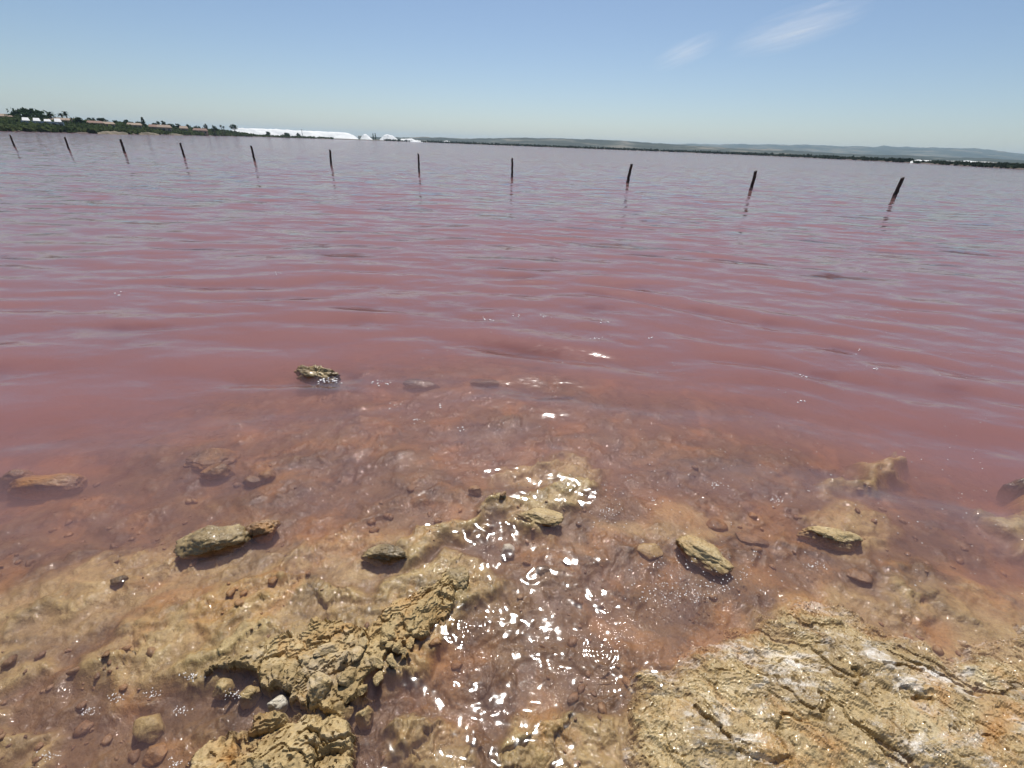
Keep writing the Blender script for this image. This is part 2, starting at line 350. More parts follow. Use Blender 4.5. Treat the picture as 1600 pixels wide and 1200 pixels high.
me.loops.add(len(loops)); me.loops.foreach_set('vertex_index', loops)
me.polygons.add(len(tot)); me.polygons.foreach_set('loop_start', (np.cumsum(tot)-tot).astype(np.int32)); me.polygons.foreach_set('loop_total', tot)
sm = np.zeros(len(tot), bool); sm[:len(Q)] = True; me.polygons.foreach_set('use_smooth', sm)
me.update(calc_edges=True)

RINGS = [(at(941, 1020), 0.026, 0.055), (at(736, 978), 0.024, 0.06)]
m, t, out = new_mat('pink_brine'); P = gpos(t)
h0 = noise(t, mapping(t, P, (0.55, 1.5, 1), (0, 0, 0.12)), 1.5, 3, 0.55, 0.3)
h1 = noise(t, mapping(t, P, (0.8, 1.7, 1), (0, 0, -0.1)), 7.0, 2, 0.5)
hs = math_n(t, 'ADD', math_n(t, 'MULTIPLY', h0, 0.3), math_n(t, 'MULTIPLY', h1, 0.45))
for cpt, lam, fall in RINGS:
    vm = N(t, 'ShaderNodeVectorMath', operation='DISTANCE'); t.links.new(P, vm.inputs[0]); vm.inputs[1].default_value = cpt
    dd = vm.outputs['Value']
    s = math_n(t, 'SINE', math_n(t, 'MULTIPLY', dd, 6.2832/lam))
    e = math_n(t, 'EXPONENT', math_n(t, 'MULTIPLY', math_n(t, 'POWER', math_n(t, 'DIVIDE', dd, fall), 2.0), -1.0))
    hs = math_n(t, 'ADD', hs, math_n(t, 'MULTIPLY', math_n(t, 'MULTIPLY', s, e), 0.09))
nb = bump(t, hs, 1.0, 0.012)
# wind chop: random surface slopes of 10 to 50 cm ripples
ch = N(t, 'ShaderNodeTexNoise'); ch.inputs['Scale'].default_value = 1.5; ch.inputs['Detail'].default_value = 2; ch.inputs['Roughness'].default_value = 0.5
t.links.new(mapping(t, P, (0.42, 1.6, 1), (0, 0, 0.06)), ch.inputs['Vector'])
s1 = N(t, 'ShaderNodeVectorMath', operation='SUBTRACT'); t.links.new(ch.outputs['Color'], s1.inputs[0]); s1.inputs[1].default_value = (0.5, 0.5, 0.5)
s2 = N(t, 'ShaderNodeVectorMath', operation='MULTIPLY_ADD'); t.links.new(s1.outputs[0], s2.inputs[0]); t.links.new(nb, s2.inputs[2])
sy_ = N(t, 'ShaderNodeSeparateXYZ'); t.links.new(P, sy_.inputs[0]); off = N(t, 'ShaderNodeMapRange'); off.inputs[1].default_value = 3.5; off.inputs[2].default_value = 13.0   # chop grows away from the sheltered shore
off.inputs[3].default_value = 0.36; off.inputs[4].default_value = 0.82; t.links.new(sy_.outputs[1], off.inputs[0])
cv = N(t, 'ShaderNodeCombineXYZ'); cv.inputs[0].default_value = 0.30; t.links.new(off.outputs[0], cv.inputs[1]); t.links.new(cv.outputs[0], s2.inputs[1])
s3 = N(t, 'ShaderNodeVectorMath', operation='NORMALIZE'); t.links.new(s2.outputs[0], s3.inputs[0]); nb = s3.outputs[0]
c2 = N(t, 'ShaderNodeTexNoise'); c2.inputs['Scale'].default_value = 4.6; c2.inputs['Detail'].default_value = 2; c2.inputs['Roughness'].default_value = 0.5
t.links.new(mapping(t, P, (0.55, 1.5, 1), (0, 0, -0.12), (3, 8, 0)), c2.inputs['Vector'])
s4 = N(t, 'ShaderNodeVectorMath', operation='SUBTRACT'); t.links.new(c2.outputs['Color'], s4.inputs[0]); s4.inputs[1].default_value = (0.5, 0.5, 0.5)
s5 = N(t, 'ShaderNodeVectorMath', operation='MULTIPLY_ADD'); t.links.new(s4.outputs[0], s5.inputs[0]); s5.inputs[1].default_value = (0.2, 0.42, 0.0); t.links.new(nb, s5.inputs[2])
s6 = N(t, 'ShaderNodeVectorMath', operation='NORMALIZE'); t.links.new(s5.outputs[0], s6.inputs[0]); nb = s6.outputs[0]
fr = N(t, 'ShaderNodeFresnel'); fr.inputs[0].default_value = 1.41; t.links.new(nb, fr.inputs[1])
tr = N(t, 'ShaderNodeBsdfTransparent')
gl = N(t, 'ShaderNodeBsdfGlossy'); gl.inputs['Roughness'].default_value = 0.08; t.links.new(nb, gl.inputs['Normal'])
mx = N(t, 'ShaderNodeMixShader'); t.links.new(fr.outputs[0], mx.inputs[0]); t.links.new(tr.outputs[0], mx.inputs[1]); t.links.new(gl.outputs[0], mx.inputs[2])
t.links.new(mx.outputs[0], out.inputs['Surface'])
vs = N(t, 'ShaderNodeVolumeScatter'); vs.inputs['Color'].default_value = (0.83, 0.615, 0.625, 1); vs.inputs['Density'].default_value = 2.15
va = N(t, 'ShaderNodeVolumeAbsorption'); va.inputs['Color'].default_value = (0.58, 0.10, 0.08, 1); va.inputs['Density'].default_value = 2.15
ad = N(t, 'ShaderNodeAddShader'); t.links.new(vs.outputs[0], ad.inputs[0]); t.links.new(va.outputs[0], ad.inputs[1])
t.links.new(ad.outputs[0], out.inputs['Volume'])
lake_water = tag(link('lake_water', me, m), kind='structure')

# ------------------------------------------------------------------ rock outcrops above the water
def outcrop(name, key, label, top, rise, ang, seed, cell, step, mat, sp=0.004, extra=None, under=0.05, rel=1.0, e0=-0.03, e1=0.006, crack=1.0, aniso=1.0):
    pts = OUTW[key]; xs = [p[0] for p in pts]; ys = [p[1] for p in pts]
    X, Y = np.meshgrid(np.arange(max(min(xs), -2.7)-0.08, min(max(xs), 2.9)+0.08, sp), np.arange(max(min(ys), 0.38)-0.08, max(ys)+0.08, sp), indexing='ij')
    wx = fbm(X*9, Y*9, seed+31, 5, 0.6)*0.035; wy = fbm(X*9+5, Y*9, seed+32, 5, 0.6)*0.035
    s = poly_sd(X+wx, Y+wy, pts)
    k = sstep(e0, e1, s)
    Z = -0.16 + k*(0.16+top) + rise*sstep(0.0, 0.22, s) + rel*rock_relief(X, Y, ang, seed, cell, step, crack, aniso)*sstep(-0.02, 0.02, s)
    if extra: Z = Z + extra(X, Y, s)
    gx, gy = np.gradient(s, sp); pull = under*(1-sstep(-0.03, 0.0, s))          # undercut rim
    o = link(name, grid_mesh(name, X+gx*pull, Y+gy*pull, Z, keep=s > min(-0.035, e0-0.01)), mat)
    o.data.polygons.foreach_set('use_smooth', np.zeros(len(o.data.polygons), bool))
    tag(o, label, 'rock', 'rock outcrops at the water edge'); return o
def cracks(lines, depth, wd):
    L = [[tuple(at(*p)[:2]) for p in ln] for ln in lines]
    def f(X, Y, s):
        wx = fbm(X*14, Y*14, 91, 3)*0.02; wy = fbm(X*14+3, Y*14, 92, 3)*0.02; d = np.full(X.shape, 9.0)
        for ln in L:
            for (ax, ay), (bx, by) in zip(ln[:-1], ln[1:]):
                ex, ey = bx-ax, by-ay; tt = np.clip(((X+wx-ax)*ex+(Y+wy-ay)*ey)/(ex*ex+ey*ey), 0, 1)
                d = np.minimum(d, np.hypot(X+wx-ax-tt*ex, Y+wy-ay-tt*ey))
        return -depth*(1-sstep(wd*0.35, wd, d))
    return f
outcrop('rock_ledge', 'right', 'broad flat tan rock ledge filling the lower right corner, stained white and black', -0.010, 0.034, -0.5, 101, 3.2, 0.0046, M['ledge'], under=0.0, rel=0.85, e0=-0.12, e1=0.045, crack=0.6, aniso=1.45,
        extra=cracks([[(1088, 1112), (1128, 1138), (1150, 1180), (1230, 1193)], [(1385, 1018), (1440, 1045), (1490, 1062)], [(1380, 1050), (1430, 1052)], [(1330, 1135), (1400, 1170), (1430, 1195)], [(1405, 1085), (1450, 1098)], [(1500, 1078), (1570, 1085)]], 0.018, 0.010))
left_rock = outcrop('rock_outcrop', 'left', 'knobbly cracked tan rock outcrop left of centre, rising from the pink shallows', 0.020, 0.028, 0.5, 131, 8.0, 0.008, M['outcrop'], 0.0035, e0=-0.03, e1=0.012, rel=0.85, crack=0.8)
outcrop('rock_outcrop', 'bottom', 'layered tan and orange rock cut off by the bottom edge, below the knobbly outcrop', 0.014, 0.03, 0.45, 163, 5.0, 0.009, M['outcrop'], 0.0035, e0=-0.04, e1=0.02, aniso=1.2)

# ------------------------------------------------------------------ stones
def stone_mesh(name, sx, sy, sz, seed, sub=4, rough=0.22, cuts=9, lo=0.62, hi=0.9, soft=0.85, smooth=True):
    bm = bmesh.new(); bmesh.ops.create_icosphere(bm, subdivisions=sub, radius=1.0)
    off = Vector((seed*3.17, seed*1.31, seed*0.73)); rnd = random.Random(seed)
    planes = [(Vector((rnd.gauss(0, 1), rnd.gauss(0, 1), rnd.gauss(0, 1))).normalized(), rnd.uniform(lo, hi)) for _ in range(cuts)]
    for v in bm.verts:
        p = v.co.copy()
        for nn, d in planes:
            k = p.dot(nn)-d
            if k > 0: p -= nn*k*soft
        f = 1 + rough*mnoise.fractal(p*1.4+off, 1.0, 2.0, 3) + rough*0.5*mnoise.fractal(p*5+off, 0.7, 2.1, 5)
        dv = mnoise.voronoi(p*2.6+off+mnoise.noise_vector(p*3+off)*0.25)[0]; f -= 0.11*min(1.0, rough/0.24)*max(0.0, 1-(dv[1]-dv[0])/0.16)
        p *= f
        v.co = Vector((p.x*sx, p.y*sy, p.z*sz))
    for f in bm.faces: f.smooth = smooth
    me = bpy.data.meshes.new(name); bm.to_mesh(me); bm.free(); return me
def stone(px, py, wpx, hpx, zc, rot, seed, mat, label, group=None, zs=0.5, rough=None):
    rough = rough or (0.15 if zc >= -0.009 else 0.09)
    mp = mpp(px, py); c = at(px, py); d = (c-Vector((0, 0, CAM_H))).normalized(); rr = random.Random(seed)
    sx = wpx*mp/2*1.18; el = abs(d.z)                         # apparent height = depth*sin + height*cos
    sy = max(hpx*mp/2*1.3/(el+zs*0.4), sx*0.45); h = 2*sy*zs
    bz = min(bed_at(c.x, c.y), -0.02)-0.012
    top = zc+h*0.28 if zc >= -0.009 else max(zc, bz+0.025)      # stones rest on the bed
    hz = (top-bz)/2
    o = link('stone', stone_mesh('stone', sx, sy, hz*1.15, seed, 5 if wpx > 40 else 4, rough), M[mat])
    o.location = (c.x, c.y, bz+hz); o.rotation_euler = (rr.uniform(-.12, .12), rr.uniform(-.1, .1), math.radians(rot))
    tag(o, label, 'stone', group); return o
G = 'stones in the shallows'
stone(338, 842, 84, 46, 0.014, 18, 1, 'olive', 'large olive pitted oval stone rising from the shallows at left', G, 0.6)
stone(408, 824, 44, 26, 0.004, 25, 2, 'redstone', 'small reddish angular stone touching the right end of the olive oval stone', G, 0.7)
stone(62, 740, 92, 26, -0.03, 8, 3, 'redstone', 'long low brown stone just under the surface near the left edge', G, 0.4)
stone(8, 729, 44, 18, -0.045, 15, 4, 'redstone', 'dim reddish submerged stone cut off by the left edge', G, 0.4)
stone(326, 701, 72, 26, -0.04, 12, 5, 'redstone', 'larger of two overlapping submerged brown stones, behind the smaller', G, 0.4)
stone(336, 722, 44, 20, -0.03, 10, 6, 'redstone', 'smaller of two overlapping submerged brown stones, in front of the larger', G, 0.5)
stone(413, 731, 24, 16, -0.03, 5, 7, 'redstone', 'right stone of a small submerged reddish pair above the olive oval stone', G, 0.6)
stone(390, 738, 24, 14, -0.035, 5, 8, 'redstone', 'left stone of a small submerged reddish pair above the olive oval stone', G, 0.6)
stone(598, 864, 64, 26, 0.012, -8, 9, 'olive', 'dark olive flat stone breaking the surface behind the knobbly outcrop', G, 0.5)
stone(716, 904, 42, 36, 0.012, 0, 10, 'olive', 'round wet olive stone at the tip of the knobbly outcrop', G, 0.75)
stone(846, 806, 66, 20, 0.004, -6, 11, 'stone', 'thin tan stone on the sparkling ridge at centre', G, 0.45)
stone(851, 880, 28, 14, -0.035, 0, 12, 'dark', 'small dark submerged stone right of the round wet stone', G, 0.6)
stone(794, 849, 22, 18, -0.02, 0, 13, 'pale', 'small grey knobbly stone in the pale silt at centre', G, 0.8)
stone(1098, 862, 74, 36, 0.006, -38, 14, 'stone', 'tan wedge stone tilting out of the bubbly water right of centre', G, 0.65)
stone(1018, 850, 36, 24, -0.03, -10, 15, 'stone', 'rounded submerged tan stone left of the tilting wedge stone', G, 0.7)
stone(1302, 833, 78, 20, 0.000, -10, 16, 'stone', 'flat tan slab stone barely above water right of centre', G, 0.35)
stone(1126, 806, 28, 20, -0.045, 0, 17, 'redstone', 'round submerged brown stone above the tilting wedge stone', G, 0.7)
stone(1180, 829, 46, 16, -0.06, -20, 18, 'redstone', 'elongated submerged brown stone between the wedge stone and the flat slab', G, 0.5)
stone(498, 578, 60, 18, 0.0, -12, 19, 'olive', 'lone dark jagged rock breaking the open pink water left of centre', G, 0.45, 0.26)
stone(658, 583, 52, 10, -0.075, 0, 20, 'dark', 'dim submerged stone right of the lone jagged rock', G, 0.4)
stone(757, 578, 42, 9, -0.09, 0, 21, 'dark', 'faintest submerged stone, second right of the lone jagged rock', G, 0.4)
stone(182, 899, 20, 12, -0.01, 10, 22, 'dark', 'tiny dark pebble on the submerged ledge below the olive oval stone', G, 0.7)
stone(226, 1126, 34, 44, -0.014, 60, 23, 'stone', 'upright tan stone in the brown pool at lower left', G, 0.5)
stone(234, 1166, 32, 26, -0.035, 0, 24, 'redstone', 'round reddish stone under water just below the upright tan stone', G, 0.6)
stone(1600, 749, 30, 12, 0.006, -8, 25, 'dark', 'dark stone cut off by the right edge', G, 0.5)
stone(432, 1098, 27, 25, 0.004, 0, 26, 'pale', 'pale salt frosted stone under the overhang of the knobbly outcrop', G, 0.9)
stone(568, 1112, 24, 26, -0.008, 20, 27, 'stone', 'small tan stone beside the right foot of the knobbly outcrop', G, 0.7)
stone(530, 1108, 34, 18, 0.008, 10, 28, 'stone', 'small angular tan slab wedged between the two left outcrops', G, 0.4)
stone(1180, 775, 26, 24, -0.075, 30, 29, 'redstone', 'dark brown submerged stone above the flat tan slab stone', G, 0.5)
stone(1466, 800, 32, 14, -0.085, -20, 30, 'dark', 'dark submerged stone in the pink water at far right', G, 0.5)
stone(742, 756, 18, 12, -0.02, 0, 31, 'redstone', 'tiny brown stone left of the orange submerged ledge', G, 0.7)
stone(1350, 890, 40, 18, -0.06, -25, 32, 'redstone', 'submerged brown stone behind the broad right ledge', G, 0.5)
stone(388, 1082, 30, 24, -0.006, 10, 33, 'stone', 'tan stone under the left end of the knobbly outcrop', G, 0.6)
stone(345, 1070, 26, 24, -0.006, 30, 34, 'stone', 'leftmost small stone at the foot of the knobbly outcrop', G, 0.6)
# knobs grown on the left outcrop: pieces of it
rnd = random.Random(4)
knobs = [(497, 1064, 56, 46, 0.072), (543, 1052, 36, 40, 0.07), (604, 982, 42, 32, 0.06), (512, 1008, 46, 24, 0.075), (558, 1018, 28, 22, 0.075), (586, 1028, 30, 26, 0.066), (566, 1000, 24, 20, 0.075),
         (480, 1090, 26, 20, 0.03), (505, 1096, 28, 18, 0.028), (540, 1086, 30, 18, 0.04), (565, 1074, 24, 18, 0.045), (590, 1055, 26, 18, 0.045), (610, 1030, 24, 16, 0.05), (470, 1050, 28, 30, 0.06), (450, 1065, 26, 26, 0.05), (640, 1000, 24, 16, 0.04), (620, 1008, 26, 18, 0.055), (535, 1025, 22, 18, 0.08)]
for k in range(9):
    a = rnd.random(); knobs.append((455+a*190+rnd.uniform(-15, 15), 1075-a*85+rnd.uniform(-22, 22), rnd.uniform(9, 20), rnd.uniform(8, 15), 0.058+rnd.uniform(-0.008, 0.006)))
kmesh = [stone_mesh('knob', 1, 1, 1, 200+k, 4, 0.17, 18, 0.5, 0.8, 0.97, False) for k in range(9)]
for k, (px, py, a, b, zz) in enumerate(knobs):
    me = kmesh[k % 9]; c = at(px, py, zz-0.022); mp = mpp(px, py)*0.95
    o = link('knob', me, M['outcrop'], left_rock); o.location = c - Vector((0, 0, b*mp*0.3))
    o.scale = (a*mp/2, b*mp/2*1.05, b*mp/2*0.9); o.rotation_euler = (rnd.uniform(-.4, .4), rnd.uniform(-.4, .4), rnd.uniform(0, 6.28))
# loose rubble on the bed
def scatter_rubble():
    bm = bmesh.new(); rr = random.Random(12); pts = []
    for k in range(1000):
        px = rr.uniform(-60, 1680); py = rr.uniform(700, 1230)
        p = at(px, py); pts.append((p.x, p.y))
    A = np.array(pts); Zb = bed_z(A[:, 0], A[:, 1]); pn = perlin(A[:, 0]*2.2, A[:, 1]*2.2, 44)
    base = [stone_mesh('r', 1, 1, 1, 300+k, 2, 0.3) for k in range(6)]
    Vs, Fs, off = [], [], 0
    for k in range(len(pts)):
        if pn[k] < 0.0: continue
        b = base[k % 6]; co = np.empty(len(b.vertices)*3, np.float32); b.vertices.foreach_get('co', co); co = co.reshape(-1, 3)
        s = 0.006+0.022*rr.random()**3; a = rr.uniform(0, 6.28)
        R = np.array([[math.cos(a), -math.sin(a), 0], [math.sin(a), math.cos(a), 0], [0, 0, 1]])
        co = (co*np.array([s, s*rr.uniform(0.6, 0.9), s*rr.uniform(0.4, 0.7)]))@R.T + np.array([pts[k][0], pts[k][1], Zb[k]+s*0.15])
        f = np.empty(len(b.polygons)*3, np.int32); b.polygons.foreach_get('vertices', f)
        Vs.append(co); Fs.append(f.reshape(-1, 3)+off); off += len(co)
    bm.free(); return mesh('rubble', np.concatenate(Vs), np.concatenate(Fs))
tag(link('rubble', scatter_rubble(), M['redstone']), 'small brown rubble scattered over the shallow lake bed', 'rubble', kind='stuff')

# ------------------------------------------------------------------ bubbles and foam flecks on the surface
def bubbles():
    rr = random.Random(33); pts = []
    def blob(px, py, n_, rx, ry, s0, s1):
        for _ in range(n_): pts.append((px+rr.gauss(0, rx), py+rr.gauss(0, ry), rr.uniform(s0, s1)))
    for k in range(150):                                       # arc of bubbles right of centre
        a = rr.uniform(0, 1); pts.append((990+190*a+rr.gauss(0, 8), 935-8*math.sin(a*3.1)-75*a**6+rr.gauss(0, 8), rr.uniform(0.5, 1.7)))
    blob(1060, 895, 110, 55, 24, 0.4, 1.5); blob(960, 790, 60, 40, 22, 0.5, 1.7)
    for px, py, n_ in [(767, 496, 7), (805, 492, 5), (845, 495, 5), (935, 528, 7), (950, 505, 4), (1012, 526, 3), (650, 655, 7), (617, 632, 5), (720, 668, 4), (682, 634, 4), (1253, 585, 4), (1366, 580, 5), (1340, 547, 3), (1257, 625, 3), (600, 600, 7), (580, 594, 6), (182, 457, 3), (435, 428, 3), (520, 590, 20), (505, 592, 12)]:
        blob(px, py, n_, 6, 2.0, 1.2, 2.8)
    for k in range(240): pts.append((rr.uniform(560, 1560), rr.uniform(400, 800), rr.uniform(0.5, 1.3)))
    for k in range(120): pts.append((rr.uniform(980, 1560), rr.uniform(690, 930), rr.uniform(0.7, 1.6)))
    for px, py in [(240, 1085), (285, 1110), (300, 1055), (140, 1110), (180, 1090), (275, 1190), (75, 1180), (365, 1085), (1275, 883), (1215, 783), (1120, 757), (955, 800)]:
        blob(px, py, 26, 8, 4, 0.7, 1.5)
    bm = bmesh.new()
    P2 = [at(a, b) for a, b, s in pts]; Zs = wave_z(np.array([p.x for p in P2]), np.array([p.y for p in P2]))
    for p, z, (a, b, s) in zip(P2, Zs, pts):
        q = s*mpp(a, b)*0.7
        mat = Matrix.Translation((p.x, p.y, float(z)))@Matrix.Rotation(rr.uniform(0, 6), 4, 'Z')@Matrix.Diagonal((q*rr.uniform(0.8, 1.5), q, q*0.5, 1))
        bmesh.ops.create_icosphere(bm, subdivisions=1, radius=1.0, matrix=mat)
    for f in bm.faces: f.smooth = True
    me = bpy.data.meshes.new('foam'); bm.to_mesh(me); bm.free(); return me
tag(link('foam', bubbles(), M['foam']), 'white bubbles and foam flecks floating on the pink water', 'foam', kind='stuff')

# ------------------------------------------------------------------ posts
def tube(bm, path, segs=10, jitter=0.0, rr=None, cap=True):
    rings = []
    for (p, r) in path:
        rg = []
        for k in range(segs):
            a = k*2*math.pi/segs; q = r*(1+(rr.uniform(-jitter, jitter) if rr else 0))
            rg.append(bm.verts.new((p[0]+q*math.cos(a), p[1]+q*math.sin(a), p[2])))
        rings.append(rg)
    for a, b in zip(rings[:-1], rings[1:]):
        for k in range(segs): bm.faces.new((a[k], a[(k+1) % segs], b[(k+1) % segs], b[k]))
    if cap: bm.faces.new(rings[-1]); bm.faces.new(rings[0][::-1])
def bm_obj(name, bm, mat, parent=None, loc=(0, 0, 0), smooth=False):
    for f in bm.faces: f.smooth = smooth
    me = bpy.data.meshes.new(name); bm.to_mesh(me); bm.free(); return link(name, me, mat, parent, loc)
POSTS = [  # foot pixel, top pixel
 ((23, 230), (15.5, 211)), ((108, 234), (101, 214)), ((195, 239), (188, 217.5)), ((288, 245.5), (281.5, 223)), ((398, 252), (392, 227.5)), ((517.5, 258.5), (515.5, 234)),
 ((655, 269), (653.5, 240)), ((800, 277), (800.5, 247)), ((980.5, 285), (987, 256)), ((1173, 297), (1181, 267)), ((1397, 308), (1411, 277))]
ORD = ['leftmost and farthest', 'second from the left', 'third from the left', 'fourth from the left', 'fifth from the left', 'sixth from the left, middle', 'seventh from the left', 'upright eighth from the left', 'third from the right, leaning right', 'second from the right', 'rightmost, most tilted']
for i, ((fx, fy), (tx, ty)) in enumerate(POSTS):
    foot = at(fx, fy); dist = math.hypot(foot.x, foot.y); rr = random.Random(i+60)
    top = far(tx, ty, dist)                                    # leans only sideways
    root = empty('wooden_post', foot)
    tag(root, ORD[i]+' of the dark wooden posts standing in the lake', 'post', 'row of wooden posts in the lake')
    ax = top-foot; r0 = 0.068*(1+0.22*rr.uniform(-1, 1)); bm = bmesh.new(); path = []
    for k in range(9):
        f = -0.14+1.14*k/8; f = f if f < 1 else 1
        p = ax*f; path.append(((p.x+rr.uniform(-.012, .012), p.y, p.z), r0*(1.05-0.1*f)))
    path[-1] = (tuple(ax), r0*0.86)
    tube(bm, path, 10, 0.09, rr)
    sl = rr.uniform(-0.8, 0.8)                                # weathered slanting tops
    bm.verts.ensure_lookup_table()
    for v in bm.verts[-10:]: v.co.z += (v.co.x-ax.x)*sl+rr.uniform(-0.03, 0.01)
    bm_obj('shaft', bm, M['post'], root)
    bm = bmesh.new(); path = [(tuple(ax*f), r0*(1.09-0.02*k)+0.003) for k, f in enumerate((-0.08, 0.02, 0.09, 0.13))]
    tube(bm, path, 10, 0.06, rr); bm_obj('salt_crust', bm, M['crust'], root)

# ------------------------------------------------------------------ far land
SH = [(-900, 60), (-400, 120), (0, 221), (160, 250), (200, 270), (300, 360), (370, 470), (460, 560), (560, 680), (650, 766), (720, 690), (800, 650), (1000, 600), (1160, 560), (1350, 380), (1500, 270), (1600, 219), (1800, 150), (2400, 100)]
SHA = [(math.degrees(azim(px)), d) for px, d in SH]
def shore(a): return np.interp(a, [s[0] for s in SHA], [s[1] for s in SHA])
AZ = np.linspace(-80, 80, 640); frac = np.concatenate([np.linspace(0, 0.5, 26), np.geomspace(0.52, 30, 40)])
Fg, Ag = np.meshgrid(frac, AZ, indexing='ij'); Rs = shore(Ag)
Rs = Rs*(1+0.012*fbm(Ag*0.8, Ag*0, 3, 3)); RR = Rs*(1+Fg*0.8)
left = 1-sstep(math.degrees(azim(345)), math.degrees(azim(400)), Ag)
LX = RR*np.sin(np.radians(Ag)); LY = RR*np.cos(np.radians(Ag))
far_in = (RR-Rs)
LZ = -0.5+0.9*sstep(0, 4, far_in) + left*(2.6*sstep(6, 60, far_in)+1.4*sstep(40, 140, far_in)) + (1-left)*0.5*sstep(5, 40, far_in)+0.25*fbm(LX*0.05, LY*0.05, 5, 3)*sstep(3, 30, far_in)
m, t, out = new_mat('dry_shore_ground'); P = gpos(t); p = N(t, 'ShaderNodeBsdfPrincipled')
f = noise(t, P, 0.03, 6, 0.6)
c = ramp(t, [(0.35, (0.035, 0.045, 0.02)), (0.5, (0.09, 0.08, 0.045)), (0.65, (0.17, 0.13, 0.085))], f)
sz = N(t, 'ShaderNodeSeparateXYZ'); t.links.new(P, sz.inputs[0])
k = N(t, 'ShaderNodeMapRange'); k.inputs[1].default_value = 0.15; k.inputs[2].default_value = 0.6; t.links.new(sz.outputs[2], k.inputs[0])
c = mixc(t, k.outputs[0], (0.07, 0.048, 0.04), c)
t.links.new(c, p.inputs['Base Color']); p.inputs['Roughness'].default_value = 0.95; t.links.new(p.outputs[0], out.inputs[0])
tag(link('shore_land', grid_mesh('shore_land', LX, LY, LZ), m), kind='structure')
def land_z(px, dist):
    a = math.degrees(azim(px)); fi = dist-float(shore(a)); l = float(1-sstep(math.degrees(azim(345)), math.degrees(azim(400)), np.array(a)))
    ss = lambda u, v, x: float(sstep(u, v, np.array(x)))
    return -0.5+0.9*ss(0, 4, fi)+l*(2.6*ss(6, 60, fi)+1.4*ss(40, 140, fi))+(1-l)*0.5*ss(5, 40, fi)

def hills(name, prof, r0, r1, seed, c_a, c_b, c_field, bumps):
    A = np.linspace(math.degrees(azim(prof[0][0]))-0.01, math.degrees(azim(prof[-1][0])), 700)
    pa = [math.degrees(azim(p[0])) for p in prof]; pe = [p[1] for p in prof]
    F_ = np.linspace(0, 1.6, 60); FF, AA = np.meshgrid(F_, A, indexing='ij')
    R = r0+(r1-r0)*FF; E = np.interp(AA, pa, pe)
    X = R*np.sin(np.radians(AA)); Y = R*np.cos(np.radians(AA))
    prof_h = E*r1+CAM_H
    Z = -1 + (prof_h+1)*np.where(FF < 1, sstep(0, 1, FF)**0.9, 1-0.3*(FF-1)) + bumps*fbm(X*0.004, Y*0.004, seed, 5, 0.6)*sstep(0.02, 0.5, FF)
    m, t, out = new_mat(name+'_ground'); P = gpos(t); p = N(t, 'ShaderNodeBsdfPrincipled')
    f = noise(t, mapping(t, P, (1, 0.5, 3)), 0.006, 7, 0.65); c = ramp(t, [(0.38, c_a), (0.52, c_b), (0.62, c_field)], f)
    t.links.new(c, p.inputs['Base Color']); p.inputs['Roughness'].default_value = 1.0; t.links.new(p.outputs[0], out.inputs[0])
    return tag(link(name, grid_mesh(name, X, Y, Z), m), kind='structure')
# skyline heights as slopes seen from eye level
hills('far_hills', [(400, -0.001), (900, 0.004), (1000, 0.0085), (1100, 0.0115), (1160, 0.0135), (1220, 0.0142), (1280, 0.0152), (1330, 0.0148), (1365, 0.0152), (1374, 0.0168), (1384, 0.0155), (1450, 0.0165), (1520, 0.0158), (1560, 0.0135), (1600, 0.0102), (1800, 0.009), (2200, 0.010), (3000, 0.006)], 3000, 5600, 200, (0.022, 0.036, 0.026), (0.045, 0.056, 0.038), (0.14, 0.125, 0.085), 9)
hills('near_hills', [(560, 0.003), (640, 0.0042), (720, 0.0058), (790, 0.0092), (840, 0.0118), (905, 0.0128), (960, 0.0112), (1020, 0.0095), (1090, 0.008), (1180, 0.006), (1300, 0.0045), (1500, 0.0035), (1700, 0.003), (2600, 0.003)], 900, 2300, 220, (0.012, 0.022, 0.014), (0.025, 0.036, 0.022), (0.15, 0.135, 0.10), 5)

